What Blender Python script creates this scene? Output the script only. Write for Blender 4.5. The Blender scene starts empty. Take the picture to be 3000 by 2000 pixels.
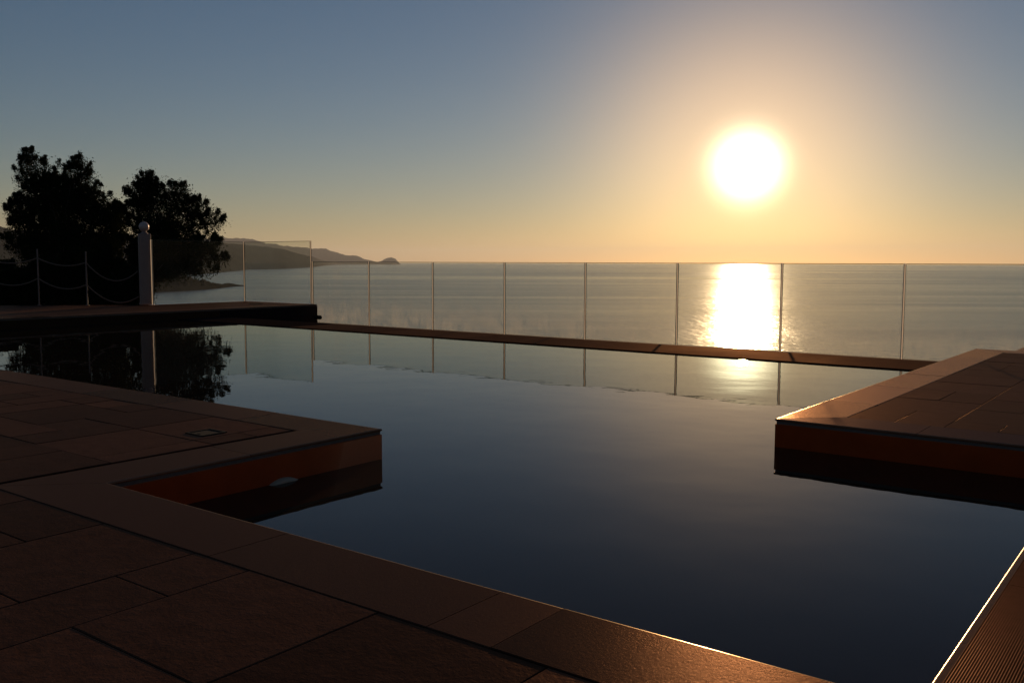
import bpy, bmesh, math, random
from mathutils import Vector, Matrix, noise
import numpy as np

random.seed(7)
rng = np.random.default_rng(11)
scn = bpy.context.scene
COL = scn.collection
DZ = 0.186          # deck level above the pool water (z = 0)
EYE = 1.2
SEA_Z = -50.0
SUN = Vector((-0.3907, 0.9152, 0.0987)).normalized()

# ------------------------------------------------------------------ helpers
def link(o, parent=None):
    COL.objects.link(o)
    if parent is not None:
        o.parent = parent
    return o

def tag(o, label=None, cat=None, group=None, kind=None):
    if label: o["label"] = label
    if cat: o["category"] = cat
    if group: o["group"] = group
    if kind: o["kind"] = kind
    return o

def empty(name, loc, label, cat, group=None):
    o = bpy.data.objects.new(name, None)
    o.location = loc
    o.empty_display_size = 0.2
    link(o)
    return tag(o, label, cat, group)

class MB:
    """collects faces for one mesh"""
    def __init__(self):
        self.v = []; self.f = []; self.m = []; self.smooth = []
    def add(self, vs, fs, mat=0, smooth=False):
        b = len(self.v)
        self.v.extend([tuple(p) for p in vs])
        for f in fs:
            self.f.append([b + i for i in f]); self.m.append(mat); self.smooth.append(smooth)
    def box(self, x0, x1, y0, y1, z0, z1, mat=0):
        vs = [(x0,y0,z0),(x1,y0,z0),(x1,y1,z0),(x0,y1,z0),(x0,y0,z1),(x1,y0,z1),(x1,y1,z1),(x0,y1,z1)]
        self.add(vs, [(0,3,2,1),(4,5,6,7),(0,1,5,4),(1,2,6,5),(2,3,7,6),(3,0,4,7)], mat)
    def tube(self, pts, rad, seg=10, mat=0, caps=True):
        pts = [Vector(p) for p in pts]
        n = len(pts)
        rads = rad if isinstance(rad, (list, tuple)) else [rad]*n
        up = Vector((0,0,1))
        t0 = (pts[1]-pts[0]).normalized()
        if abs(t0.dot(up)) > 0.95: up = Vector((0,1,0))
        vs = []
        a = t0.cross(up).normalized()
        for i, p in enumerate(pts):
            if i == 0: t = pts[1]-pts[0]
            elif i == n-1: t = pts[-1]-pts[-2]
            else: t = pts[i+1]-pts[i-1]
            t.normalize()
            a = (a - t*a.dot(t)).normalized()
            b = t.cross(a)
            for k in range(seg):
                an = 2*math.pi*k/seg
                vs.append(p + (a*math.cos(an)+b*math.sin(an))*rads[i])
        fs = []
        for i in range(n-1):
            for k in range(seg):
                k2 = (k+1) % seg
                fs.append((i*seg+k, i*seg+k2, (i+1)*seg+k2, (i+1)*seg+k))
        self.add(vs, fs, mat, True)
        if caps:
            self.add(vs[:seg], [tuple(reversed(range(seg)))], mat)
            self.add(vs[-seg:], [tuple(range(seg))], mat)
    def lathe(self, prof, cx, cy, seg=32, mat=0):
        vs = []
        for r, z in prof:
            for k in range(seg):
                an = 2*math.pi*k/seg
                vs.append((cx+r*math.cos(an), cy+r*math.sin(an), z))
        fs = []
        for i in range(len(prof)-1):
            for k in range(seg):
                k2 = (k+1) % seg
                fs.append((i*seg+k, i*seg+k2, (i+1)*seg+k2, (i+1)*seg+k))
        self.add(vs, fs, mat, True)
    def build(self, name, mats, parent=None, origin=None, bevel=None):
        me = bpy.data.meshes.new(name)
        vs = self.v
        if origin is not None:
            vs = [(x-origin[0], y-origin[1], z-origin[2]) for x, y, z in vs]
        me.from_pydata(vs, [], self.f)
        if not isinstance(mats, (list, tuple)): mats = [mats]
        for m in mats: me.materials.append(m)
        me.polygons.foreach_set("material_index", self.m)
        me.polygons.foreach_set("use_smooth", self.smooth)
        me.update()
        o = bpy.data.objects.new(name, me)
        if origin is not None and parent is None: o.location = origin
        if bevel:
            md = o.modifiers.new("bevel", "BEVEL"); md.width = bevel[0]; md.segments = bevel[1]
            md.limit_method = "ANGLE"; md.angle_limit = math.radians(40)
        return link(o, parent)

# ------------------------------------------------------------------ materials
def new_mat(name):
    m = bpy.data.materials.new(name); m.use_nodes = True
    nt = m.node_tree
    for n in list(nt.nodes): nt.nodes.remove(n)
    out = nt.nodes.new("ShaderNodeOutputMaterial")
    return m, nt, out

def N(nt, t, **kw):
    n = nt.nodes.new(t)
    for k, v in kw.items(): setattr(n, k, v)
    return n

def setin(n, **kw):
    for k, v in kw.items():
        n.inputs[k.replace("_", " ")].default_value = v
    return n

def ramp(nt, stops, fac):
    r = N(nt, "ShaderNodeValToRGB")
    e = r.color_ramp.elements
    while len(e) > 1: e.remove(e[0])
    e[0].position = stops[0][0]; e[0].color = tuple(stops[0][1])+(1,)
    for p, c in stops[1:]:
        x = e.new(p); x.color = tuple(c)+(1,)
    nt.links.new(fac, r.inputs["Fac"])
    return r

def noise_tex(nt, scale, detail=4, rough=0.55, vec=None, mapping=None, coord="Object"):
    tc = N(nt, "ShaderNodeTexCoord")
    mp = N(nt, "ShaderNodeMapping")
    if mapping: mp.inputs["Scale"].default_value = mapping
    nt.links.new(tc.outputs[coord], mp.inputs["Vector"])
    n = N(nt, "ShaderNodeTexNoise")
    n.inputs["Scale"].default_value = scale
    n.inputs["Detail"].default_value = detail
    n.inputs["Roughness"].default_value = rough
    nt.links.new(mp.outputs["Vector"], n.inputs["Vector"])
    return n

def mixc(nt, a, b, fac, blend="MIX"):
    m = N(nt, "ShaderNodeMix", data_type="RGBA", blend_type=blend)
    def put(sock, v):
        if isinstance(v, (tuple, list)): sock.default_value = tuple(v)+(1,) if len(v) == 3 else v
        elif isinstance(v, (int, float)): sock.default_value = v
        else: nt.links.new(v, sock)
    put(m.inputs[0], fac); put(m.inputs[6], a); put(m.inputs[7], b)
    return m.outputs[2]

def mathn(nt, op, a, b=None, clamp=False):
    m = N(nt, "ShaderNodeMath", operation=op); m.use_clamp = clamp
    for i, v in enumerate((a, b)):
        if v is None: continue
        if isinstance(v, (int, float)): m.inputs[i].default_value = v
        else: nt.links.new(v, m.inputs[i])
    return m.outputs[0]

def stone_mat(name, c0, c1, rough=(0.42, 0.6), bump=0.3, spec=0.5, scale=9.0, attr=None, ribs=None, fine=140.0, bdist=0.002, tint=(1.0,0.55,0.34), ior=1.45):
    m, nt, out = new_mat(name)
    p = N(nt, "ShaderNodeBsdfDiffuse"); gl = N(nt, "ShaderNodeBsdfGlossy"); gl.inputs[0].default_value = tint+(1,)
    fr = N(nt, "ShaderNodeFresnel"); fr.inputs[0].default_value = ior
    mx = N(nt, "ShaderNodeMixShader"); nt.links.new(mathn(nt, "MULTIPLY", fr.outputs[0], spec), mx.inputs[0])
    nt.links.new(p.outputs[0], mx.inputs[1]); nt.links.new(gl.outputs[0], mx.inputs[2])
    nt.links.new(mx.outputs[0], out.inputs[0])
    n1 = noise_tex(nt, scale, 6, 0.6)
    n2 = noise_tex(nt, fine, 3, 0.6)
    n3 = noise_tex(nt, 1.3, 3, 0.5)
    f = mathn(nt, "ADD", mathn(nt, "MULTIPLY", n1.outputs[0], 0.7), mathn(nt, "MULTIPLY", n2.outputs[0], 0.3))
    f = mathn(nt, "SUBTRACT", mathn(nt, "MULTIPLY", f, 2.4), 0.7, True)
    c = mixc(nt, c0, c1, f)
    if attr:
        a = N(nt, "ShaderNodeAttribute", attribute_name=attr)
        k = mathn(nt, "ADD", mathn(nt, "MULTIPLY", a.outputs["Fac"], 0.8), 0.6)
        cc = N(nt, "ShaderNodeCombineColor")
        for i in range(3): nt.links.new(k, cc.inputs[i])
        c = mixc(nt, c, cc.outputs[0], 1.0, "MULTIPLY")
    nt.links.new(c, p.inputs["Color"])
    rr = mathn(nt, "ADD", mathn(nt, "MULTIPLY", n3.outputs[0], (rough[1]-rough[0])*1.6), rough[0]-0.3*(rough[1]-rough[0]))
    if attr:
        rr = mathn(nt, "ADD", rr, mathn(nt, "MULTIPLY", a.outputs["Fac"], 0.08))
    nt.links.new(rr, gl.inputs["Roughness"])
    h = mathn(nt, "ADD", mathn(nt, "MULTIPLY", n1.outputs[0], 1.0), mathn(nt, "MULTIPLY", n2.outputs[0], 0.5))
    b = N(nt, "ShaderNodeBump"); b.inputs["Strength"].default_value = bump; b.inputs["Distance"].default_value = bdist
    nt.links.new(h, b.inputs["Height"])
    last = b
    if ribs:
        tc = N(nt, "ShaderNodeTexCoord"); w = N(nt, "ShaderNodeTexWave")
        w.wave_type = "BANDS"; w.bands_direction = ribs[0]; w.wave_profile = "SIN"
        w.inputs["Scale"].default_value = ribs[1]; w.inputs["Distortion"].default_value = 0.0
        nt.links.new(tc.outputs["Object"], w.inputs["Vector"])
        b2 = N(nt, "ShaderNodeBump"); b2.inputs["Strength"].default_value = ribs[2]; b2.inputs["Distance"].default_value = 0.001
        nt.links.new(w.outputs[0], b2.inputs["Height"]); nt.links.new(b.outputs[0], b2.inputs["Normal"])
        last = b2
    nt.links.new(last.outputs[0], p.inputs["Normal"]); nt.links.new(last.outputs[0], gl.inputs["Normal"])
    return m

def simple_mat(name, col, rough=0.5, metal=0.0, spec=0.5, var=0.15, scale=20, bump=0.1):
    m, nt, out = new_mat(name)
    p = N(nt, "ShaderNodeBsdfPrincipled"); nt.links.new(p.outputs[0], out.inputs[0])
    n = noise_tex(nt, scale, 4, 0.6)
    c = mixc(nt, tuple(x*(1-var) for x in col), tuple(min(1, x*(1+var)) for x in col), n.outputs[0])
    nt.links.new(c, p.inputs["Base Color"])
    p.inputs["Roughness"].default_value = rough; p.inputs["Metallic"].default_value = metal
    p.inputs["Specular IOR Level"].default_value = spec
    if bump:
        b = N(nt, "ShaderNodeBump"); b.inputs["Strength"].default_value = bump; b.inputs["Distance"].default_value = 0.002
        nt.links.new(n.outputs[0], b.inputs["Height"]); nt.links.new(b.outputs[0], p.inputs["Normal"])
    return m

M_TILE = stone_mat("terrace_tile", (0.042,0.018,0.011), (0.080,0.035,0.022), rough=(0.30,0.42), bump=0.7, spec=0.25, scale=14, attr="tone", fine=90, bdist=0.004)
M_GROUT = simple_mat("grout", (0.028,0.014,0.010), 0.9, bump=0.2)
M_COPE = stone_mat("coping_stone", (0.038,0.016,0.010), (0.058,0.025,0.016), rough=(0.20,0.30), bump=0.4, spec=0.36, scale=110, attr="tone", fine=520)
M_RIM = stone_mat("sunlit_polished_edge", (0.12,0.05,0.028), (0.16,0.07,0.04), rough=(0.16,0.22), bump=0.1, spec=0.9, scale=22, attr="tone", fine=220, tint=(1.0,0.75,0.5))  # polished bullnose; its bright sun-caught line is put in as paler stone
M_COPE_SUN = stone_mat("sun_glint_coping_stone", (0.045,0.019,0.012), (0.070,0.031,0.019), rough=(0.17,0.27), bump=0.5, spec=0.85, scale=50, attr="tone", fine=320)  # lit copy of the coping: sun glint put in as lighter, glossier stone
M_COPE_MATT = stone_mat("shaded_coping_stone", (0.034,0.017,0.015), (0.050,0.025,0.022), rough=(0.3,0.4), bump=0.5, spec=0.22, scale=60, attr="tone", fine=300, tint=(1.0,0.62,0.48))  # matt, darker copy of the coping: the dim run's shading put into colour
M_COPE_RIB = stone_mat("ribbed_coping_stone", (0.040,0.018,0.010), (0.062,0.028,0.016), rough=(0.30,0.38), bump=0.25, spec=0.10, scale=22, attr="tone", fine=220, ribs=("X", 48.0, 0.9))
M_WALL = stone_mat("orange_pool_wall", (0.24,0.034,0.006), (0.36,0.054,0.009), rough=(0.5,0.65), bump=0.2, spec=0.3, scale=6)
M_BLACK = stone_mat("black_stone", (0.010,0.009,0.010), (0.016,0.014,0.014), rough=(0.7,0.85), bump=0.2, spec=0.02)
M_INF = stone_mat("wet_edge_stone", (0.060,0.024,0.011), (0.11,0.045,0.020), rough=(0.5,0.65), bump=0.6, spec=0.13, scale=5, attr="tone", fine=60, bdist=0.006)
M_FARWALL = stone_mat("brown_wall_cladding", (0.022,0.013,0.008), (0.035,0.020,0.012), rough=(0.6,0.75), bump=0.2, spec=0.2, scale=6)
M_STEEL = simple_mat("stainless_steel", (0.8,0.78,0.74), 0.42, metal=1.0, var=0.05, bump=0)
M_WHITE = simple_mat("white_render", (0.28,0.17,0.135), 0.6, var=0.12, scale=9, bump=0.3)
M_BALL = simple_mat("white_ball", (0.50,0.33,0.28), 0.4, var=0.1, scale=9, bump=0.1)
M_ROPE = simple_mat("natural_rope", (0.15,0.09,0.065), 0.85, var=0.3, scale=60, bump=0.5)
M_POST = simple_mat("painted_post", (0.17,0.10,0.085), 0.5, var=0.1)
M_DARKPLASTIC = simple_mat("dark_plastic", (0.012,0.010,0.009), 0.8, spec=0.1, var=0.1)
M_LID = simple_mat("lid_plastic", (0.03,0.020,0.015), 0.85, spec=0.1, var=0.1)
M_LENS = simple_mat("lamp_lens", (0.30,0.24,0.17), 0.45, var=0.05, bump=0)

# pool water: a still mirror over a dark pool
def water_mat():
    m, nt, out = new_mat("pool_water")
    p = N(nt, "ShaderNodeBsdfPrincipled"); nt.links.new(p.outputs[0], out.inputs[0])
    p.inputs["Base Color"].default_value = (0.021,0.015,0.010,1)
    p.inputs["Roughness"].default_value = 0.0; p.inputs["IOR"].default_value = 1.20
    a = noise_tex(nt, 1.6, 2, 0.4); b_ = noise_tex(nt, 9.0, 2, 0.5)
    h = mathn(nt, "ADD", a.outputs[0], mathn(nt, "MULTIPLY", b_.outputs[0], 0.07))
    b = N(nt, "ShaderNodeBump"); b.inputs["Strength"].default_value = 0.35; b.inputs["Distance"].default_value = 0.006
    nt.links.new(h, b.inputs["Height"]); nt.links.new(b.outputs[0], p.inputs["Normal"])
    return m
M_WATER = water_mat()

def sea_mat():
    m, nt, out = new_mat("sea_water")
    p = N(nt, "ShaderNodeBsdfPrincipled"); nt.links.new(p.outputs[0], out.inputs[0])
    p.inputs["Specular Tint"].default_value = (1.0,0.90,0.76,1)
    p.inputs["Base Color"].default_value = (0.13,0.100,0.064,1)
    p.inputs["IOR"].default_value = 1.33
    # wind bands, drawn out across the view
    tc = N(nt, "ShaderNodeTexCoord"); rot = N(nt, "ShaderNodeVectorRotate"); rot.rotation_type = "Z_AXIS"
    rot.inputs["Angle"].default_value = math.radians(-37)
    nt.links.new(tc.outputs["Object"], rot.inputs["Vector"])
    def nz(sc, mp, det=4, dist=0.0):
        q = N(nt, "ShaderNodeMapping"); q.inputs["Scale"].default_value = mp
        nt.links.new(rot.outputs[0], q.inputs["Vector"])
        n = N(nt, "ShaderNodeTexNoise"); n.inputs["Scale"].default_value = sc; n.inputs["Detail"].default_value = det
        n.inputs["Distortion"].default_value = dist
        nt.links.new(q.outputs[0], n.inputs["Vector"]); return n.outputs[0]
    big = nz(0.0006, (0.6, 3.0, 1), 6, 0.8)
    mid = nz(0.004, (0.35, 3.0, 1), 4, 0.6)
    band = mathn(nt, "ADD", mathn(nt, "MULTIPLY", big, 0.65), mathn(nt, "MULTIPLY", mid, 0.35))
    rr = ramp(nt, [(0.38,(0.125,)*3),(0.47,(0.175,)*3),(0.54,(0.20,)*3),(0.64,(0.25,)*3)], band)
    nt.links.new(rr.outputs[0], p.inputs["Roughness"])
    w1 = nz(0.35, (1, 1.6, 1), 3); w2 = nz(0.09, (1, 2, 1), 2)
    w3 = nz(0.16, (1, 0.22, 1), 3)
    h = mathn(nt, "ADD", mathn(nt, "MULTIPLY", w3, 1.7), mathn(nt, "ADD", w1, mathn(nt, "MULTIPLY", w2, 2.2)))
    b = N(nt, "ShaderNodeBump"); b.inputs["Strength"].default_value = 0.5; b.inputs["Distance"].default_value = 0.6
    nt.links.new(h, b.inputs["Height"]); nt.links.new(b.outputs[0], p.inputs["Normal"])
    return m
M_SEA = sea_mat()

def glass_mat(name, k, base):
    m, nt, out = new_mat(name)
    tr = N(nt, "ShaderNodeBsdfTransparent"); tr.inputs[0].default_value = (0.90,0.915,0.89,1)
    gl = N(nt, "ShaderNodeBsdfGlossy"); gl.inputs["Roughness"].default_value = 0.02; gl.inputs[0].default_value = (1,1,1,1)
    fr = N(nt, "ShaderNodeFresnel"); fr.inputs[0].default_value = 1.3
    mx = N(nt, "ShaderNodeMixShader")
    nt.links.new(mathn(nt, "MULTIPLY", fr.outputs[0], 0.25), mx.inputs[0]); nt.links.new(tr.outputs[0], mx.inputs[1]); nt.links.new(gl.outputs[0], mx.inputs[2])
    # salt film: blotches and runs, thicker near the foot of each pane
    tc = N(nt, "ShaderNodeTexCoord"); sp = N(nt, "ShaderNodeSeparateXYZ"); nt.links.new(tc.outputs["Object"], sp.inputs[0])
    n1 = noise_tex(nt, 3.0, 6, 0.7, mapping=(1,1,1.2)); n2 = noise_tex(nt, 9.0, 5, 0.7, mapping=(1.4,1,0.5)); n3 = noise_tex(nt, 1.1, 2, 0.5)
    film = mathn(nt, "MULTIPLY", mathn(nt, "SUBTRACT", n1.outputs[0], 0.50, True), mathn(nt, "MULTIPLY", mathn(nt, "SUBTRACT", n3.outputs[0], 0.35, True), 1.6))
    runs = mathn(nt, "MULTIPLY", mathn(nt, "SUBTRACT", n2.outputs[0], 0.58, True), 0.9)
    foot = N(nt, "ShaderNodeMapRange"); foot.inputs["From Min"].default_value = 0.85; foot.inputs["From Max"].default_value = 0.25
    nt.links.new(sp.outputs[2], foot.inputs["Value"])
    ft = mathn(nt, "POWER", foot.outputs[0], 2.0)
    ft = mathn(nt, "MULTIPLY", ft, mathn(nt, "MULTIPLY", mathn(nt, "SUBTRACT", mathn(nt, "ADD", mathn(nt, "MULTIPLY", n1.outputs[0], 0.6), mathn(nt, "MULTIPLY", n2.outputs[0], 0.5)), 0.42, True), 2.4))
    d = mathn(nt, "ADD", mathn(nt, "ADD", film, mathn(nt, "MULTIPLY", runs, 0.5)), mathn(nt, "MULTIPLY", ft, 0.55))
    d = mathn(nt, "ADD", mathn(nt, "MULTIPLY", d, k), base)
    d = mathn(nt, "MINIMUM", d, 0.45)
    tl = N(nt, "ShaderNodeBsdfTranslucent"); tl.inputs[0].default_value = (0.75,0.72,0.68,1)
    df = N(nt, "ShaderNodeBsdfDiffuse"); df.inputs[0].default_value = (0.6,0.58,0.55,1)
    md = N(nt, "ShaderNodeMixShader"); md.inputs[0].default_value = 0.4
    nt.links.new(tl.outputs[0], md.inputs[1]); nt.links.new(df.outputs[0], md.inputs[2])
    m2 = N(nt, "ShaderNodeMixShader")
    nt.links.new(d, m2.inputs[0]); nt.links.new(mx.outputs[0], m2.inputs[1]); nt.links.new(md.outputs[0], m2.inputs[2])
    nt.links.new(m2.outputs[0], out.inputs[0])
    return m
M_GLASS = glass_mat("salty_fence_glass", 0.62, 0.018)
M_GLASS_CLEAN = glass_mat("screen_glass", 0.07, 0.0005)
def glass_edge():
    m, nt, out = new_mat("glass_edge")
    p = N(nt, "ShaderNodeBsdfPrincipled"); p.inputs["Base Color"].default_value = (0.05,0.09,0.07,1); p.inputs["Roughness"].default_value = 0.15
    t = N(nt, "ShaderNodeBsdfTransparent"); t.inputs[0].default_value = (0.4,0.55,0.5,1)
    mx = N(nt, "ShaderNodeMixShader"); mx.inputs[0].default_value = 0.4
    nt.links.new(p.outputs[0], mx.inputs[1]); nt.links.new(t.outputs[0], mx.inputs[2]); nt.links.new(mx.outputs[0], out.inputs[0])
    return m
M_GEDGE = glass_edge()

def leaf_mat(name, c):
    m, nt, out = new_mat(name)
    d = N(nt, "ShaderNodeBsdfDiffuse"); t = N(nt, "ShaderNodeBsdfTranslucent")
    n = noise_tex(nt, 2.5, 3, 0.6)
    cc = mixc(nt, tuple(x*0.6 for x in c), tuple(x*1.35 for x in c), n.outputs[0])
    nt.links.new(cc, d.inputs[0]); nt.links.new(cc, t.inputs[0])
    mx = N(nt, "ShaderNodeMixShader"); mx.inputs[0].default_value = 0.18
    nt.links.new(d.outputs[0], mx.inputs[1]); nt.links.new(t.outputs[0], mx.inputs[2]); nt.links.new(mx.outputs[0], out.inputs[0])
    return m
M_LEAF = leaf_mat("oak_leaf", (0.018,0.022,0.010))
M_BARK = simple_mat("bark", (0.035,0.026,0.02), 0.9, var=0.3, scale=8, bump=0.6)
M_HILL = simple_mat("scrubby_hill", (0.036,0.042,0.040), 0.95, var=0.5, scale=0.004, bump=0, spec=0.0)
M_SPIT = simple_mat("rocky_point", (0.028,0.028,0.022), 0.95, var=0.5, scale=0.02, bump=0, spec=0.0)
M_SOIL = simple_mat("dry_soil", (0.03,0.024,0.016), 0.95, var=0.4, scale=0.6, bump=0.4, spec=0.0)

# ------------------------------------------------------------------ terrace paving
def paving(name, cellsrc, x0, y0, inside, label=None):
    """random bond of 30/60 cm stones on a 30 cm grid (x0,y0 = grid origin)"""
    G = 0.3; gap = 0.0016
    mb = MB(); tones = []
    used = set()
    cells = cellsrc
    cs = set(cells)
    rnd = random.Random(5)
    for (i, j) in sorted(cells, key=lambda c: (c[1], c[0])):
        if (i, j) in used: continue
        opts = [(2,2),(2,2),(1,2),(2,1),(1,1),(2,2),(1,2)]
        rnd.shuffle(opts)
        opts.append((1,1))
        for w, h in opts:
            blk = [(i+a, j+b) for a in range(w) for b in range(h)]
            if all(c in cs and c not in used for c in blk):
                used.update(blk); break
        xa, xb = x0+i*G, x0+(i+w)*G; ya, yb = y0+j*G, y0+(j+h)*G
        xa, xb, ya, yb = inside(xa, xb, ya, yb)
        if xb-xa < 0.02 or yb-ya < 0.02: continue
        dz = rnd.uniform(-0.0012, 0.0012)
        tl = [rnd.uniform(-0.0007, 0.0007) for _ in range(4)]
        b = 0.003
        vs = [(xa+gap,ya+gap,DZ-0.012),(xb-gap,ya+gap,DZ-0.012),(xb-gap,yb-gap,DZ-0.012),(xa+gap,yb-gap,DZ-0.012),
              (xa+gap,ya+gap,DZ-b-0.001),(xb-gap,ya+gap,DZ-b-0.001),(xb-gap,yb-gap,DZ-b-0.001),(xa+gap,yb-gap,DZ-b-0.001),
              (xa+gap+b,ya+gap+b,DZ-0.002+dz+tl[0]),(xb-gap-b,ya+gap+b,DZ-0.002+dz+tl[1]),(xb-gap-b,yb-gap-b,DZ-0.002+dz+tl[2]),(xa+gap+b,yb-gap-b,DZ-0.002+dz+tl[3])]
        fs = [(0,1,5,4),(1,2,6,5),(2,3,7,6),(3,0,4,7),(4,5,9,8),(5,6,10,9),(6,7,11,10),(7,4,8,11),(8,9,10,11)]
        mb.add(vs, fs, 0)
        tones += [rnd.random()]*len(fs)
    return mb, tones

def add_tone(o, tones):
    a = o.data.attributes.new("tone", "FLOAT", "FACE")
    a.data.foreach_set("value", tones)

W = 0.355                      # coping width
def make_deck(regions, bounds_base, x0, y0):
    cells = []
    mbs = None; tones_all = []
    full = MB()
    for (xa, xb, ya, yb) in regions:
        i0 = math.floor((xa-x0)/0.3+1e-6); i1 = math.ceil((xb-x0)/0.3-1e-6)
        j0 = math.floor((ya-y0)/0.3+1e-6); j1 = math.ceil((yb-y0)/0.3-1e-6)
        cl = [(i, j) for i in range(i0, i1) for j in range(j0, j1)]
        def clip(a, b, c, d, R=(xa, xb, ya, yb)):
            return max(a, R[0]), min(b, R[1]), max(c, R[2]), min(d, R[3])
        mb, tn = paving("t", cl, x0, y0, clip)
        full.add(mb.v, mb.f, 0); tones_all += tn
    for (xa, xb, ya, yb) in bounds_base:
        full.add([(xa,ya,DZ-0.008),(xb,ya,DZ-0.008),(xb,yb,DZ-0.008),(xa,yb,DZ-0.008)], [(0,1,2,3)], 1)
        tones_all.append(0.5)
    o = full.build("terrace_paving", [M_TILE, M_GROUT])
    add_tone(o, tones_all)
    tag(o, kind="structure")
    return o

# near terrace left of the camera with its peninsula
make_deck([(-16.0, -0.5+W, -3.0, 2.21-W), (-16.0, -4.0-W-0.05, 2.21-W, 3.97-W)],
          [(-16.0, -0.5+W-0.01, -3.0, 2.21-W), (-16.0, -4.0-W-0.05, 2.21-W, 3.97-W)], -1.59, 1.855)
# terrace to the right
make_deck([(-2.25+W, 6.0, 5.82+W, 12.17-W), (-0.5+W, 6.0, -3.0, 5.82+W), (-1.83+W, 6.0, 12.17-W, 15.0)],
          [(-2.25+W, 6.0, 5.82+W, 12.17-W), (-0.5+W, 6.0, -3.0, 5.82+W), (-1.83+W, 6.0, 12.17-W, 15.0)], -1.9, 6.175)
# far left terrace: plain slabs, edges follow the coping
def far_deck():
    mb = MB(); tn = []
    poly = [(-22.9,9.1-0.45),(-19.62+0.1,12.02-0.36),(-19.4,14.45),(-17.35,14.45),(-17.2,11.9),(-17.2,4.3),(-17.2,-3.0),(-30,-3.0),(-30,2.0)]
    mb.add([(x,y,DZ-0.004) for x,y in poly], [tuple(reversed(range(len(poly))))], 0); tn.append(0.4)
    o = mb.build("terrace_paving", [M_TILE]); add_tone(o, tn); tag(o, kind="structure")
far_deck()

# ------------------------------------------------------------------ pool edges
def offs(path, d):
    """offset the polyline to its right by d with mitred corners"""
    out = []
    n = len(path)
    for i in range(n):
        p = Vector(path[i])
        dirs = []
        if i > 0: dirs.append((p-Vector(path[i-1])).normalized())
        if i < n-1: dirs.append((Vector(path[i+1])-p).normalized())
        ns = [Vector((t.y, -t.x)) for t in dirs]
        if len(ns) == 1: out.append(p+ns[0]*d)
        else:
            b = (ns[0]+ns[1]); b.normalize()
            out.append(p+b*(d/max(0.3, b.dot(ns[0]))))
    return out

COPE_PROF = [(W,0.170),(W,0.1835),(W-0.003,DZ),(0.024,DZ),(0.009,DZ),(0.0055,0.1854),(0.0025,0.1838),(0.0006,0.1812),(0.0,0.178),(0.0008,0.1745),(0.003,0.1718),(0.006,0.171),(0.03,0.1705)]
def coping_mesh(path, segs, mb, tones, matf, stone=1.0, joints=None, strip=False):
    offp = [offs(path, d) for d, z in COPE_PROF]
    rnd = random.Random(3)
    for s in segs:
        a = Vector(path[s]); b = Vector(path[s+1]); L = (b-a).length
        js = joints.get(s) if joints else None
        if js is None:
            k = max(1, round(L/stone)); js = [i/k for i in range(1, k)]
        cuts = [0.0]+list(js)+[1.0]
        g = 0.0015/L
        for c0, c1 in zip(cuts[:-1], cuts[1:]):
            e0 = c0 + (g if c0 > 0 else g*0.8); e1 = c1 - (g if c1 < 1 else g*0.8)
            ring0 = []; ring1 = []
            dz = rnd.uniform(-0.0008, 0.0008)
            for q, (d, z) in enumerate(COPE_PROF):
                P0 = offp[q][s]; P1 = offp[q][s+1]
                A = P0.lerp(P1, e0) if True else P0
                # joints are square to the edge, ends are mitred
                t = (b-a).normalized(); nn = Vector((t.y, -t.x))
                A = (P0 if c0 == 0 else a + t*(L*e0) + nn*d)
                B = (P1 if c1 == 1 else a + t*(L*e1) + nn*d)
                if c0 == 0: A = A + t*0.0015
                if c1 == 1: B = B - t*0.0015
                ring0.append((A.x, A.y, z+dz)); ring1.append((B.x, B.y, z+dz))
            n = len(ring0)
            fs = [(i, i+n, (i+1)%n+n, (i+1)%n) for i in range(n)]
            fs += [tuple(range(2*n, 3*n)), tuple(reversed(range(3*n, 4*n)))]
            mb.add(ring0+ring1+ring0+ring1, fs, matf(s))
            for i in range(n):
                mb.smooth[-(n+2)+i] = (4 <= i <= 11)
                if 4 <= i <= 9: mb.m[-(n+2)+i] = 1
                if i == 3 and strip: mb.m[-(n+2)+i] = 2  # smooth edge band; sunlit bullnose put in with the lighter, glossier stone
            tones += [rnd.random()]*(len(fs))

def wall_mesh(path, segs, mb, prof, mat=0):
    offp = [offs(path, d) for d, z in prof]
    for s in segs:
        r0 = [(offp[q][s].x, offp[q][s].y, z) for q, (d, z) in enumerate(prof)]
        r1 = [(offp[q][s+1].x, offp[q][s+1].y, z) for q, (d, z) in enumerate(prof)]
        n = len(prof)
        mb.add(r0+r1, [(i, i+1, i+1+n, i+n) for i in range(n-1)], mat)
M_STRIP = simple_mat("mortar_strip", (0.10,0.075,0.06), 0.7, var=0.2)
WALL_PROF = [(0.06,0.1702),(0.009,0.1702),(0.009,0.152),(0.002,0.150),(0.002,-0.9)]
PATH = [(-16.6,3.97),(-4.0,3.97),(-4.0,2.21),(-0.5,2.21),(-0.5,5.82),(-2.25,5.82),(-2.25,12.17),(-1.83,12.17),(-1.83,15.0)]
def edge_thing(name, path, segs, label, cat, wmat=M_WALL, joints=None, cmats=None, matf=None, wprof=WALL_PROF):
    org = (path[segs[0]][0], path[segs[0]][1], 0.0)
    mb = MB(); wall_mesh(path, segs, mb, wprof)
    w = mb.build(name, [wmat, M_STRIP]); tag(w, label, cat)
    for p in w.data.polygons:
        zs = [w.data.vertices[i].co.z for i in p.vertices]
        if min(zs) > 0.151 and max(zs)-min(zs) > 0.01: p.material_index = 1
    cb = MB(); tn = []
    coping_mesh(path, segs, cb, tn, matf or (lambda s: 0), joints=joints, strip=bool(cmats and cmats[0] is M_COPE_RIB))
    c = cb.build("coping", cmats or [M_COPE, M_RIM], w); add_tone(c, tn)
    return w
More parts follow.
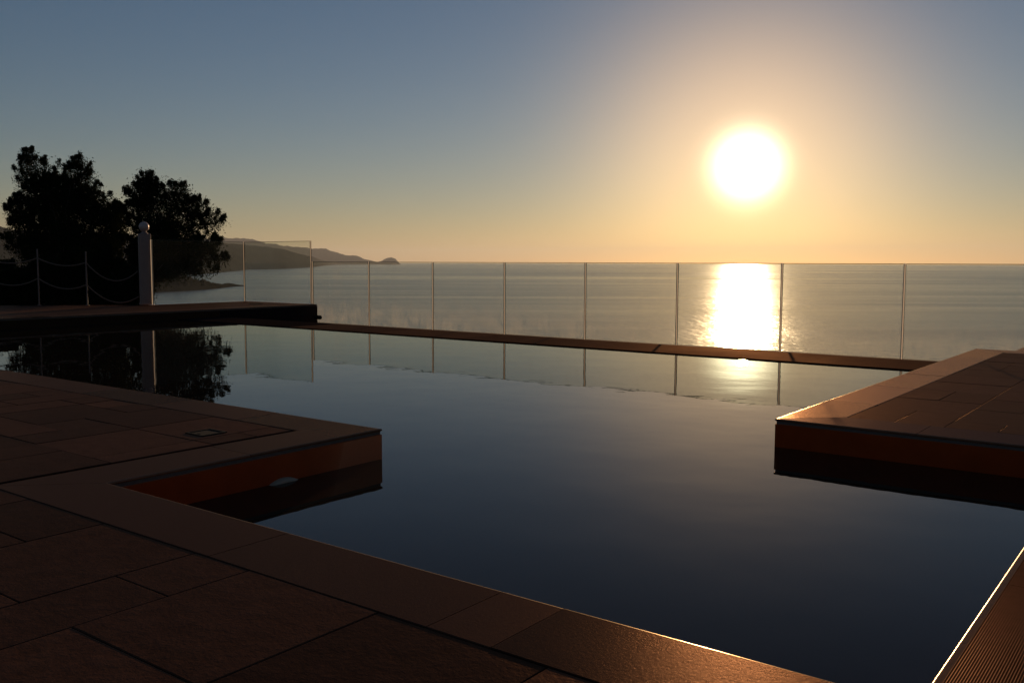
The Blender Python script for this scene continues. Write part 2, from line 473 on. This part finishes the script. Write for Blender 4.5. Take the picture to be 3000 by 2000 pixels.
edge_thing("pool_wall", PATH, [0,1,2], "long brown pool wall in the foreground, stepping round the left peninsula, with broad stone coping", "pool wall",
           joints={2: [(x+4.0)/3.5 for x in (-2.72, -1.705, -1.475)], 1: [0.55]})
edge_thing("pool_wall", PATH, [3], "short pool wall at the bottom right corner with fine ribbed coping", "pool wall",
           cmats=[M_COPE_RIB, M_RIM, M_COPE_SUN], joints={3: [(3.24-2.21)/3.61, 0.6]})
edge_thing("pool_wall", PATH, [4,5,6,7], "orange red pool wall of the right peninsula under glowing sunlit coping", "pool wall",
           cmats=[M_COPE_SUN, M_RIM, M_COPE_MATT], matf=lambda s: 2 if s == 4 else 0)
# far left wall: clad part, then the part behind a flat black stone facing
FP = [(-22.9,8.70),(-19.62,12.02),(-19.72,14.78),(-17.06,14.80),(-16.90,11.97),(-16.84,7.44),(-16.84,-3.0)]
WALL_ALL = [(0.06,0.1702),(0.009,0.1702),(0.009,0.152),(0.002,0.150),(0.002,-0.9)]
w = edge_thing("pool_wall", FP, [0,1,2,3,4,5], "dark far left terrace wall above the pool, under the rope barrier and white pillar", "pool wall",
               wmat=M_FARWALL)
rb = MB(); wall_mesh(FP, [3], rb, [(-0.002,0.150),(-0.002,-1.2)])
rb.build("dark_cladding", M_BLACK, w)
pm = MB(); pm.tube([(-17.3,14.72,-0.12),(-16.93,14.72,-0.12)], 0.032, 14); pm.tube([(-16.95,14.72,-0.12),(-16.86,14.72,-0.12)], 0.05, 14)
pp = pm.build("overflow_pipe", M_DARKPLASTIC); tag(pp, "short black overflow pipe stub poking out of the far left terrace end", "pipe")

# infinity edge
def infinity_edge():
    mb = MB(); tn = []; rnd = random.Random(8)
    x = -17.0
    js = [-16.95,-15.0,-13.35,-11.2,-9.35,-7.72,-5.78,-3.9,-2.24]
    for a, b in zip(js[:-1], js[1:]):
        y0, y1, z1, z0, bv = 10.95, 12.05, 0.014, -0.03, 0.006
        nx = 6; ny = 4
        vs = []
        for j in range(ny+1):
            for i in range(nx+1):
                px = a+0.002+(b-a-0.004)*i/nx; py = y0+(y1-y0)*j/ny
                if j == 0: py += 0.006*noise.noise(Vector((px*6, 1.3, 0)))
                vs.append((px, py, z1+0.002*noise.noise(Vector((px*2, py*2, 0)))))
        fs = [(j*(nx+1)+i, j*(nx+1)+i+1, (j+1)*(nx+1)+i+1, (j+1)*(nx+1)+i) for j in range(ny) for i in range(nx)]
        n0 = len(vs)
        fr = [(i) for i in range(nx+1)]
        vs += [(vs[i][0], vs[i][1], -0.03) for i in fr]
        fs += [(n0+i, n0+i+1, i+1, i) for i in range(nx)]
        bk = [ny*(nx+1)+i for i in range(nx+1)]
        n1 = len(vs); vs += [(vs[i][0], vs[i][1], -0.03) for i in bk]
        fs += [(bk[i], bk[i+1], n1+i+1, n1+i) for i in range(nx)]
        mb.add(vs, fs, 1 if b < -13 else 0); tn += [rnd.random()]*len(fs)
    b2 = MB(); b2.box(-16.95,-2.24,10.98,12.02,-0.9,-0.031)
    w = b2.build("infinity_edge", M_WALL); tag(w, "long low brown stone overflow edge of the pool in front of the glass fence", "pool wall")
    c = mb.build("coping", [M_INF, M_BLACK], w); add_tone(c, tn)
infinity_edge()
cb = MB(); cb.add([(-24,12.03,-0.30),(8,12.03,-0.30),(8,15.4,-0.30),(-24,15.4,-0.30)], [(0,1,2,3)]); tag(cb.build("catch_basin_floor", M_GROUT), kind="structure")

# pool water
wb = MB()
for (xa,xb,ya,yb) in [(-16.93,-0.48,3.96,5.83),(-4.02,-0.48,2.2,3.96),(-16.93,-2.24,5.83,11.0)]:
    wb.add([(xa,ya,0),(xb,ya,0),(xb,yb,0),(xa,yb,0)], [(0,1,2,3)])
tag(wb.build("pool_water", M_WATER), kind="structure")

# ------------------------------------------------------------------ pool lamp, lids
lp = MB()
def ring_x(mb, cx, cy, cz, prof, seg=40, mat=0):
    vs = []
    for r, dx in prof:
        for k in range(seg):
            an = 2*math.pi*k/seg
            vs.append((cx+dx, cy+r*math.cos(an), cz+r*math.sin(an)))
    fs = []
    for i in range(len(prof)-1):
        for k in range(seg):
            k2 = (k+1) % seg
            fs.append((i*seg+k, i*seg+k2, (i+1)*seg+k2, (i+1)*seg+k))
    mb.add(vs, fs, mat, True)
lx, ly, lz = -4.012, 3.21, -0.165
root = empty("pool_lamp", (lx, ly, lz), "round pale underwater lamp just breaking the water beside the left peninsula", "pool lamp")
a = MB(); ring_x(a, 0,0,0, [(0.19,-0.0),(0.19,0.03),(0.178,0.04),(0.16,0.042),(0.155,0.03)]); a.build("rim", M_LENS, root)
a = MB(); ring_x(a, 0,0,0, [(0.156,0.03),(0.14,0.045),(0.10,0.06),(0.05,0.068),(0.001,0.07)]); a.build("lens", M_LENS, root)

def lid(x, y, label, s=0.085):
    root = empty("drain_cover", (x, y, DZ), label, "drain cover")
    a = MB()
    for (x0,x1,y0,y1) in [(-s,s,-s,-s+0.014),(-s,s,s-0.014,s),(-s,-s+0.014,-s+0.014,s-0.014),(s-0.014,s,-s+0.014,s-0.014)]:
        a.box(x0,x1,y0,y1,-0.01,0.004)
    a.build("frame", M_DARKPLASTIC, root)
    b = MB(); b.box(-s+0.017,s-0.017,-s+0.017,s-0.017,-0.008,0.001); b.box(-0.012,0.012,-s+0.03,-s+0.04,0.001,0.003); b.build("lid", M_LID, root, bevel=(0.002,2))
lid(-4.73, 3.235, "small dark square skimmer cover set in the near left paving")
lid(-18.2, 13.9, "tiny dark square cover on the far left terrace by the tall glass screen", 0.11)  # square cover put where a small mark of unclear nature lies

# ------------------------------------------------------------------ glass fence
FX = [-17.50,-15.555,-13.58,-11.606,-9.645,-7.69,-5.764,-3.821,-1.88,0.06,2.0,3.94]
FY = 15.05; FZ0 = -0.30; FZ1 = 1.2
def pane(mb, a, b, z0, z1, t=0.012):
    a = Vector(a); b = Vector(b); d = (b-a).normalized(); n = Vector((-d.y, d.x))*t/2
    q = [a-n, b-n, b+n, a+n]
    vs = [(p.x,p.y,z0) for p in q]+[(p.x,p.y,z1) for p in q]
    mb.add(vs, [(0,1,5,4),(2,3,7,6)], 0)
    mb.add(vs, [(1,2,6,5),(3,0,4,7),(0,3,2,1)], 1)
    n2 = n*1.15; q = [a-n2, b-n2, b+n2, a+n2]      # ground and polished top edge
    e = [(p.x,p.y,z1-0.009) for p in q]+[(p.x,p.y,z1+0.001) for p in q]
    mb.add(e, [(0,3,2,1),(4,5,6,7),(0,1,5,4),(1,2,6,5),(2,3,7,6),(3,0,4,7)], 1)
def jointm():
    m, nt, out = new_mat("pale_joint_profile")
    t = N(nt, "ShaderNodeBsdfTranslucent"); t.inputs[0].default_value = (0.88,0.80,0.72,1)
    d = N(nt, "ShaderNodeBsdfPrincipled"); d.inputs["Base Color"].default_value = (0.55,0.5,0.46,1); d.inputs["Roughness"].default_value = 0.25
    mx = N(nt, "ShaderNodeMixShader"); mx.inputs[0].default_value = 0.5
    nt.links.new(t.outputs[0], mx.inputs[1]); nt.links.new(d.outputs[0], mx.inputs[2]); nt.links.new(mx.outputs[0], out.inputs[0])
    return m
M_JOINT = jointm()
M_SEAL = simple_mat("dark_seal", (0.03,0.024,0.02), 0.3, var=0.1)
def post(parent, x, y, z0, z1, ang=0.0, origin=(0,0,0), k=1.0):
    """upright glazing profile: pale strip between two dark seals, on a small foot plate"""
    m = MB(); ox, oy, oz = origin
    w, t, e = 0.012*k, 0.009, 0.004
    H = z1-z0     # channel open towards the sea
    m.add([(-w,-t,0),(w,-t,0),(w,-t,H),(-w,-t,H),(w,t,0),(w,t,H),(-w,t,0),(-w,t,H)], [(0,1,2,3),(1,4,5,2),(6,0,3,7)], 0)
    m.box(-w-e, -w-0.0005, -t*0.8, t*0.8, 0, z1-z0-0.002, 1)
    m.box(w+0.0005, w+e, -t*0.8, t*0.8, 0, z1-z0-0.002, 1)
    m.box(-0.035, 0.035, -0.03, 0.03, -0.004, 0.008, 2)
    o = m.build("post", [M_JOINT, M_SEAL, M_STEEL], parent)
    o.location = (x-ox, y-oy, z0-oz); o.rotation_euler.z = ang
    return o
org = (FX[0], FY, FZ0)
fence = empty("glass_fence", org, "long clear glass fence with thin steel posts behind the overflow edge of the pool", "fence")
for i, x in enumerate(FX):
    post(fence, x, FY, FZ0, FZ1, 0.0, org)
    if i < len(FX)-1:
        m = MB(); pane(m, (x+0.022-org[0], 0), (FX[i+1]-0.022-org[0], 0), 0.03, FZ1-FZ0-0.004)
        m.build("glass_pane", [M_GLASS, M_GEDGE], fence)
TP = [(-19.60,12.07),(-19.70,14.70),(-17.22,14.76)]
org = (TP[0][0], TP[0][1], DZ)
scr = empty("glass_screen", org, "taller clear glass screen standing on the far left terrace corner", "glass screen")
for i, (x, y) in enumerate(TP):
    post(scr, x, y, DZ, 1.69, 0.0 if i else math.radians(55), org, 1.0 if i else 1.6)
    if i < 2:
        a = Vector(TP[i]); b = Vector(TP[i+1]); d = (b-a).normalized()
        a = a+d*0.022-Vector(org[:2]); b = b-d*0.022-Vector(org[:2])
        m = MB(); pane(m, a, b, 0.02, 1.69-DZ-0.004); m.build("glass_pane", [M_GLASS_CLEAN, M_GEDGE], scr)

# ------------------------------------------------------------------ pillar and rope barrier
PX, PY = -19.86, 12.06
org = (PX, PY, DZ)
pil = empty("stone_pillar", org, "white square pillar topped with a round ball beside the rope barrier", "pillar")
m = MB(); s = 0.132
m.box(-s-0.012,s+0.012,-s-0.012,s+0.012,0,0.05); m.box(-s,s,-s,s,0.05,1.64)
sh = m.build("shaft", M_WHITE, pil, bevel=(0.012,3)); sh.rotation_euler.z = math.radians(-27)
m = MB(); m.lathe([(0.001,1.64),(0.085,1.641),(0.085,1.655),(0.06,1.67),(0.05,1.69),(0.055,1.705)], 0,0,28)
m.build("neck", M_WHITE, pil)
m = MB(); R = 0.112; m.lathe([(max(0.001,R*math.sin(t)), 1.805-R*math.cos(t)) for t in [math.pi*i/18 for i in range(19)]], 0,0,32)
m.build("ball", M_BALL, pil)

RP = [(-20.47,10.97),(-21.27,10.27),(-22.07,9.50)]
org = (RP[0][0], RP[0][1], DZ)
rf = empty("rope_barrier", org, "low rope barrier of thin posts with two sagging ropes on the far left terrace", "rope barrier")
for (x, y), zt in zip(RP, (1.41, 1.46, 1.5)):
    m = MB(); m.tube([(x-org[0],y-org[1],0),(x-org[0],y-org[1],zt-DZ)], 0.016, 14); m.tube([(x-org[0],y-org[1],0),(x-org[0],y-org[1],0.012)], 0.045, 14)
    m.build("post", M_POST, rf)
def sag(a, b, za, zb, zm, n=18):
    pts = []
    for i in range(n+1):
        t = i/n
        base = za+(zb-za)*t
        mid = (za+zb)/2-zm
        pts.append((a[0]+(b[0]-a[0])*t, a[1]+(b[1]-a[1])*t, base-4*mid*t*(1-t)))
    return pts
E0 = (PX-0.08, PY-0.14)
for zs in [((0.965,1.16,1.26,1.24),(0.75,1.09,1.14)), ((0.375,0.66,0.80,0.80),(0.26,0.57,0.64))]:
    P = [E0]+RP; pts = []
    for k in range(3):
        q = sag(P[k], P[k+1], zs[0][k], zs[0][k+1], zs[1][k]); pts += q if k == 0 else q[1:]
    m = MB(); m.tube([(x-org[0],y-org[1],z-DZ) for x,y,z in pts], 0.014, 10)
    m.build("rope", M_ROPE, rf)

# ------------------------------------------------------------------ trees
CAMR = Vector((math.cos(math.radians(37.1644)), math.sin(math.radians(37.1644)), 0))
CAMF = Vector((-math.sin(math.radians(37.1644)), math.cos(math.radians(37.1644)), 0))
F2352 = 2126.41
def place(px, py, depth):
    """real-world point for crown layout"""
    return CAMF*depth + CAMR*((px-1176)/F2352*depth*1.0) + Vector((0,0,EYE+(603-py)/F2352*depth*1.0))

def leaves(centres, radii, count, size, name, parent, mat, rngl, origin):
    """centres: clump centres; leaves scattered round twig clumps"""
    C = np.array(centres); Rr = np.array(radii)
    idx = rngl.integers(0, len(C), count)
    off = rngl.normal(size=(count,3))
    off *= np.minimum(0.68, 1.7/np.maximum(1e-6, np.linalg.norm(off, axis=1)))[:,None]
    P = C[idx]+off*Rr[idx][:,None]-np.array(origin)
    d = rngl.normal(size=(count,3)); d /= np.linalg.norm(d,axis=1)[:,None]
    u = np.cross(d, rngl.normal(size=(count,3))); u /= np.linalg.norm(u,axis=1)[:,None]
    L = size*(0.6+0.8*rngl.random(count)); Wd = L*0.45
    a = P-d*(L/2)[:,None]; b = P+u*(Wd/2)[:,None]; c = P+d*(L/2)[:,None]; e = P-u*(Wd/2)[:,None]
    V = np.stack([a,b,c,e],axis=1).reshape(-1,3)
    me = bpy.data.meshes.new(name)
    n = count
    me.vertices.add(4*n); me.vertices.foreach_set("co", V.astype(np.float32).ravel())
    me.loops.add(4*n); me.loops.foreach_set("vertex_index", np.arange(4*n, dtype=np.int32))
    me.polygons.add(n); me.polygons.foreach_set("loop_start", np.arange(0,4*n,4,dtype=np.int32))
    me.materials.append(mat); me.update(); me.validate()
    o = bpy.data.objects.new(name, me); return link(o, parent)

def make_tree(name, lobes, depth, label, cat, group, seed, base_px, base_z, dens=1.0, leaf=0.052, spikes=(), fork_at=None):
    rl = np.random.default_rng(seed); rr = random.Random(seed)
    base = place(base_px, 603, depth); base.z = base_z
    org = tuple(base)
    root = empty(name, org, label, cat, group)
    clumps = []; rads = []; tips = []
    pm = depth/F2352
    for (px, py, rx, ry) in lobes:
        c = place(px, py, depth+rr.uniform(-0.2,0.2))
        rxm, rym = rx*pm, ry*pm
        dm = (rxm+rym)/2
        n = int(max(8, 270*rxm*rym*dens*1.6))
        tips.append((c, max(rxm, rym)))
        for _ in range(n):
            v = Vector((rr.gauss(0,1), rr.gauss(0,1), rr.gauss(0,1))).normalized()*(rr.random()**0.42)*0.9
            p = c + CAMR*(v.x*rxm) + CAMF*(v.y*dm) + Vector((0,0,v.z*rym))
            clumps.append(tuple(p)); rads.append(rr.uniform(0.06,0.25))
    core = len(clumps)
    # upright shoots round the outline
    for (px, py, rx, ry) in lobes:
        c = place(px, py, depth)
        for _ in range(int(6+rx*ry*0.004)):
            an = rr.uniform(-0.3, math.pi+0.3)
            p = c + CAMR*(math.cos(an)*rx*pm*0.95) + CAMF*(rr.uniform(-0.6,0.6)*rx*pm) + Vector((0,0,math.sin(an)*ry*pm*0.95))
            dr = (CAMR*math.cos(an)*0.5+Vector((0,0,1.0))+CAMF*rr.uniform(-.4,.4)).normalized()
            ln = rr.uniform(0.05,0.2)
            for k in range(5):
                clumps.append(tuple(p+dr*ln*k/4)); rads.append(0.07*(1-0.13*k))
    for (px, py, h) in spikes:
        for k in range(9):
            p = place(px+rr.uniform(-4,4), py+h*(k/8.0), depth)
            clumps.append(tuple(p)); rads.append(0.05+0.012*k+0.0)
    cnt = int(len(clumps)*46)
    leaves(clumps, rads, cnt, leaf, "crown", root, M_LEAF, rl, org)
    # dense heart of the crown
    tb = MB()
    top = Vector((0,0,0))
    cz = sum(t[0].z for t in tips)/len(tips); cx = sum((t[0].x for t in tips))/len(tips); cy = sum((t[0].y for t in tips))/len(tips)
    fork = Vector((cx-org[0], cy-org[1], (cz-org[2])*0.45))
    if fork_at: fork = place(fork_at[0], fork_at[1], depth)-Vector(org)
    tb.tube([(0,0,-0.4),(0.05,0,0.3),tuple(fork*0.6+Vector((0,0,fork.z*0.1))),tuple(fork)], [0.19,0.15,0.12,0.10], 10)
    for c, r in tips:
        e = c-Vector(org)
        mid = fork.lerp(e, 0.5)+Vector((rr.uniform(-.1,.1),rr.uniform(-.1,.1),-0.1))
        tb.tube([tuple(fork),tuple(mid),tuple(e)], [0.06,0.035,0.012], 6)
        for _ in range(5):
            q = e+Vector((rr.uniform(-r,r),rr.uniform(-r,r),rr.uniform(-r*.4,r*.9)))
            tb.tube([tuple(mid.lerp(e,0.6)),tuple(q)], [0.014,0.005], 5)
    tb.build("trunk", M_BARK, root)
    return root

T1 = [(130,475,95,80),(80,400,42,48),(65,355,14,20),(160,425,58,58),(183,385,18,34),(215,470,45,45),(240,490,34,30),(45,480,34,32),(30,470,20,14),
      (60,540,50,55),(140,560,110,60),(220,550,70,45),(150,640,120,55),(120,450,70,60)]
T2 = [(385,500,78,62),(343,415,16,22),(325,450,30,34),(350,450,34,40),(405,450,42,34),(450,480,32,28),(490,500,22,20),(310,480,22,22),
      (400,560,95,50),(470,560,35,24),(497,585,22,10),(385,610,58,22),(350,560,60,60),(455,612,36,14),(330,620,50,45),(345,600,60,50),(390,590,60,40)]
T3 = [(272,500,16,26),(265,540,30,40),(290,520,14,22)]
sd_ = lambda L, d: [(a, b+d, c, e) for a, b, c, e in L]
make_tree("oak_tree", [(a+13,b,c,e) for a,b,c,e in sd_(T1, 20)], 27.0, "tall dark oak silhouette at the far left with two pointed tops", "tree", "trees beyond the terrace", 21, 140, -1.6, spikes=[(78,353,30),(196,360,30)])
make_tree("oak_tree", [(a+3,b,c,e) for a,b,c,e in sd_(T2, 13)], 26.0, "rounded dark oak directly behind the white pillar, branches reaching right", "tree", "trees beyond the terrace", 22, 318, -1.8, fork_at=(345,585), spikes=[(348,401,22),(330,425,16),(403,423,18)])
make_tree("oak_tree", T3, 28.0, "small thin treetop in the gap between the two dark oaks", "tree", "trees beyond the terrace", 23, 272, -1.6, spikes=[(270,470,24)])
S = [("low dark shrub under the left oak, at the left frame edge",[(20,650,60,40),(60,670,60,35),(10,695,70,22),(80,698,60,20),(-40,660,60,60)],24.6,40,31),
     ("low dark shrub behind the first rope post",[(120,655,60,60),(170,670,50,45),(140,698,60,20)],24.9,140,32),
     ("low dark shrub between the rope posts and the pillar",[(220,640,55,70),(270,660,50,55),(230,698,60,20)],24.7,240,33),
     ("low dark shrub behind the foot of the white pillar",[(300,665,34,44),(325,685,22,24),(295,699,30,15)],24.3,315,34)]
for lab, lb, dp, bp, sd in S:
    make_tree("shrub", lb, dp, lab, "shrub", "shrubs along the terrace edge", sd, bp, -0.7, dens=1.5, leaf=0.06)

# ------------------------------------------------------------------ terrain
def terrain():
    x0,x1,y0,y1,st = -150,130,-60,130,2.5
    nx = int((x1-x0)/st)+1; ny = int((y1-y0)/st)+1
    vs = []
    for j in range(ny):
        for i in range(nx):
            x = x0+i*st; y = y0+j*st
            dx = max(-23.0-x, 0, x-20); dy = max(y-15.4, 0)
            d = math.hypot(dx*0.55, dy)
            z = -0.95-0.5*d + min(1,d/6)*1.4*noise.fractal(Vector((x*0.06,y*0.06,0)),1.0,2.0,4) - (0.5 if d > 0 else 0)
            vs.append((x,y,max(z,-54)))
    fs = [(j*nx+i, j*nx+i+1, (j+1)*nx+i+1, (j+1)*nx+i) for j in range(ny-1) for i in range(nx-1)]
    m = MB(); m.add(vs, fs, 0, True); tag(m.build("ground", M_SOIL), kind="structure")
terrain()
m = MB(); S_ = 40000.0; NS = 360
m.add([(S_*math.sin(2*math.pi*k/NS), S_*math.cos(2*math.pi*k/NS), SEA_Z) for k in range(NS)], [tuple(reversed(range(NS)))]); tag(m.build("sea", M_SEA), kind="structure")

def interp(tab, a):
    if a <= tab[0][0]: return tab[0][1]
    for (p, u), (q, v) in zip(tab[:-1], tab[1:]):
        if a <= q:
            t = (a-p)/(q-p); return u+(v-u)*t
    return tab[-1][1]

def ridge(name, az0, az1, n, top, shore, depthm, mat, rough, seed, rows=14, jag=0.0):
    """land mass: a shoreline, a rising slope with gullies, a ridge and a back slope"""
    m = MB(); vs = []
    for i in range(n+1):
        az = az0+(az1-az0)*i/n
        Ds = shore(az); Dr = Ds+depthm(az)
        H = EYE + Dr*math.tan(math.radians(interp(top, az))) - SEA_Z
        dirx, diry = math.sin(math.radians(az)), math.cos(math.radians(az))
        for j in range(rows+1):
            t = j/rows
            if t <= 0.6:
                u = t/0.6; D = Ds+(Dr-Ds)*u; h = H*(u**0.75)
            else:
                u = (t-0.6)/0.4; D = Dr+(Dr-Ds)*1.2*u; h = H*(1-u)
            w = math.sin(math.pi*min(1,t/0.6)) if t < 0.6 else 0.0
            nz = noise.fractal(Vector((dirx*D/rough, diry*D/rough, seed)), 0.9, 2.1, 5)
            h += nz*H*0.16*w - (6 if j in (0, rows) else 0)
            h += 0.018*H*noise.noise(Vector((az*3.1, seed, 0)))*(1 if t > .3 else 0) + jag*H*noise.fractal(Vector((az*5.0, t*6, seed)), 0.8, 2.0, 4)*(1 if .15 < t < .9 else 0)
            vs.append((dirx*D, diry*D, SEA_Z+h))
    r = rows+1
    fs = [(i*r+j, (i+1)*r+j, (i+1)*r+j+1, i*r+j+1) for i in range(n) for j in range(rows)]
    m.add(vs, fs, 0, True)
    o = m.build(name, mat); tag(o, kind="structure"); return o
alt = EYE-SEA_Z
def sh(tab): return lambda az: alt/math.tan(math.radians(-interp(tab, az)))
NEAR_TOP = [(-80,3.2),(-72,2.5),(-66,1.9),(-65.4,1.62),(-62,1.5),(-58,1.25),(-54.9,1.12),(-52.5,0.98),(-51.0,0.78),(-50.0,0.46),(-49.23,0.31),(-48.87,0.13),(-48.3,-0.02),(-47.9,-0.17)]
NEAR_SH = [(-80,-2.6),(-66,-1.6),(-58,-0.95),(-55.5,-0.76),(-53,-0.5),(-51,-0.45),(-49.5,-0.37),(-48.5,-0.24),(-47.9,-0.19)]
ridge("headland", -80, -47.95, 150, NEAR_TOP, sh(NEAR_SH), lambda a: 900+1600*min(1,max(0,(-47.95-a)/6)), M_HILL, 900.0, 1.3, jag=0.025)
FAR_TOP = [(-62,1.1),(-57,1.4),(-54.89,1.33),(-54.61,1.51),(-53.83,1.39),(-53.54,1.44),(-52.99,1.42),(-52.3,1.22),(-52.0,1.12),(-51.5,1.12),(-51.1,0.98),(-50.69,0.96),(-49.47,0.83),(-48.55,0.81),(-47.93,0.58),(-47.31,0.4),(-46.64,0.38),(-46.22,0.17),(-45.85,0.09),(-45.43,-0.02),(-45.17,0.04),(-45.01,0.17),(-44.75,0.26),(-44.54,0.28),(-44.33,0.2),(-44.1,-0.08),(-44.0,-0.17)]
ridge("headland", -62, -44.0, 160, FAR_TOP, lambda a: 16500.0, lambda a: 1500.0, M_HILL, 1500.0, 4.7, jag=0.035)
SP_TOP = [(-66,-0.6),(-60,-0.75),(-58.24,-0.85),(-57.63,-0.79),(-56.95,-0.72),(-56.24,-0.91),(-55.95,-1.06),(-55.45,-1.12),(-55.2,-1.24),(-54.65,-1.34),(-54.17,-1.28),(-53.76,-1.36),(-53.32,-1.41),(-53.2,-1.43)]
SP_SH = [(-66,-2.1),(-58.26,-1.81),(-56.76,-1.74),(-55.68,-1.69),(-54.58,-1.59),(-54.03,-1.51),(-53.2,-1.46)]
ridge("rocky_point", -66, -53.2, 260, SP_TOP, sh(SP_SH), lambda a: 20+150*min(1,max(0,(-53.2-a)/4)), M_SPIT, 60.0, 9.1, jag=0.22)

# ------------------------------------------------------------------ haze
HAZE = 2.1e-5
if HAZE:
    m, nt, out = new_mat("sea_haze")
    v = N(nt, "ShaderNodeVolumePrincipled")
    v.inputs["Color"].default_value = (0.86,0.90,0.98,1); v.inputs["Density"].default_value = HAZE
    v.inputs["Anisotropy"].default_value = 0.35
    nt.links.new(v.outputs[0], out.inputs["Volume"])
    hb = MB(); hb.box(-40500,40500,-40500,40500,-56,700)
    tag(hb.build("haze", m), kind="stuff")

# ------------------------------------------------------------------ world: dusk sky
world = bpy.data.worlds.new("World"); scn.world = world; world.use_nodes = True
nt = world.node_tree
for n in list(nt.nodes): nt.nodes.remove(n)
out = N(nt, "ShaderNodeOutputWorld")
sky = N(nt, "ShaderNodeTexSky", sky_type="NISHITA"); sky.sun_disc = False
sky.sun_elevation = math.asin(SUN.z); sky.sun_rotation = math.atan2(SUN.x, SUN.y)
sky.air_density = 1.0; sky.dust_density = 0.14; sky.ozone_density = 3.0; sky.altitude = 50
tc = N(nt, "ShaderNodeTexCoord")
dt = N(nt, "ShaderNodeVectorMath", operation="DOT_PRODUCT"); dt.inputs[1].default_value = SUN
nrm = N(nt, "ShaderNodeVectorMath", operation="NORMALIZE"); nt.links.new(tc.outputs["Generated"], nrm.inputs[0])
nt.links.new(nrm.outputs[0], dt.inputs[0])
th = mathn(nt, "MULTIPLY", mathn(nt, "ARCCOSINE", mathn(nt, "MINIMUM", dt.outputs["Value"], 0.9999999)), 57.29578)
sp = N(nt, "ShaderNodeSeparateXYZ"); nt.links.new(nrm.outputs[0], sp.inputs[0])
el = mathn(nt, "MULTIPLY", mathn(nt, "ARCSINE", sp.outputs[2]), 57.29578)
def gauss(s, a):
    q = mathn(nt, "MULTIPLY", mathn(nt, "MULTIPLY", th, th), -1/(2*s*s))
    return mathn(nt, "MULTIPLY", mathn(nt, "EXPONENT", q), a)
NISHITA_ONLY = False
bgN = N(nt, "ShaderNodeBackground"); nt.links.new(mixc(nt, sky.outputs[0], (1.0,0.965,1.0), 1.0, "MULTIPLY"), bgN.inputs[0]); bgN.inputs[1].default_value = 0.058
add = N(nt, "ShaderNodeAddShader")
b2 = N(nt, "ShaderNodeBackground"); b2.inputs[0].default_value = (1.0,0.54,0.15,1); nt.links.new(gauss(5.6, 0.74), b2.inputs[1])
b3 = N(nt, "ShaderNodeBackground"); b3.inputs[0].default_value = (1.0,0.92,0.60,1); nt.links.new(gauss(1.06, 5.0), b3.inputs[1])
elp = mathn(nt, "EXPONENT", mathn(nt, "MULTIPLY", mathn(nt, "MAXIMUM", el, 0.0), -1/5.0))
b4 = N(nt, "ShaderNodeBackground"); b4.inputs[0].default_value = (1.0,0.43,0.10,1); nt.links.new(mathn(nt, "MULTIPLY", mathn(nt, "MULTIPLY", elp, mathn(nt, "EXPONENT", mathn(nt, "MULTIPLY", th, -1/45.0))), 0.21), b4.inputs[1])
a4 = N(nt, "ShaderNodeAddShader"); nt.links.new(bgN.outputs[0], a4.inputs[0]); nt.links.new(b4.outputs[0], a4.inputs[1])
a2 = N(nt, "ShaderNodeAddShader"); a3 = N(nt, "ShaderNodeAddShader")
nt.links.new(b2.outputs[0], a2.inputs[0]); nt.links.new(b3.outputs[0], a2.inputs[1])
nt.links.new(a2.outputs[0], a3.inputs[0]); nt.links.new(a4.outputs[0], a3.inputs[1])
nt.links.new((bgN if NISHITA_ONLY else a3).outputs[0], out.inputs[0])

# ------------------------------------------------------------------ sun
sd = bpy.data.lights.new("sun", "SUN"); sd.energy = 3.0; sd.angle = math.radians(0.5); sd.color = (1.0,0.66,0.36)
so = bpy.data.objects.new("sun", sd); so.rotation_euler = SUN.to_track_quat("Z", "Y").to_euler(); so.location = (0,0,30); link(so)

# ------------------------------------------------------------------ camera
cd = bpy.data.cameras.new("camera"); cd.sensor_width = 36.0; cd.lens = 2126.41/2352*36
cd.clip_start = 0.05; cd.clip_end = 400000
yaw, pit, rol = math.radians(37.1644), math.radians(4.89087), math.radians(0.18988)
f = Vector((-math.sin(yaw)*math.cos(pit), math.cos(yaw)*math.cos(pit), -math.sin(pit)))
ri = Vector((math.cos(yaw), math.sin(yaw), 0)); up = ri.cross(f)
r2 = ri*math.cos(rol)+up*math.sin(rol); u2 = r2.cross(f)
co = bpy.data.objects.new("camera", cd)
co.matrix_world = Matrix(((r2.x,u2.x,-f.x,0),(r2.y,u2.y,-f.y,0),(r2.z,u2.z,-f.z,EYE),(0,0,0,1)))
link(co); scn.camera = co

scn.view_settings.view_transform = "Standard"; scn.view_settings.look = "None"
scn.view_settings.exposure = 0.0; scn.view_settings.gamma = 1.0
scn.cycles.use_denoising = True
scn.cycles.max_bounces = 8; scn.cycles.transparent_max_bounces = 16
scn.cycles.sample_clamp_indirect = 6.0
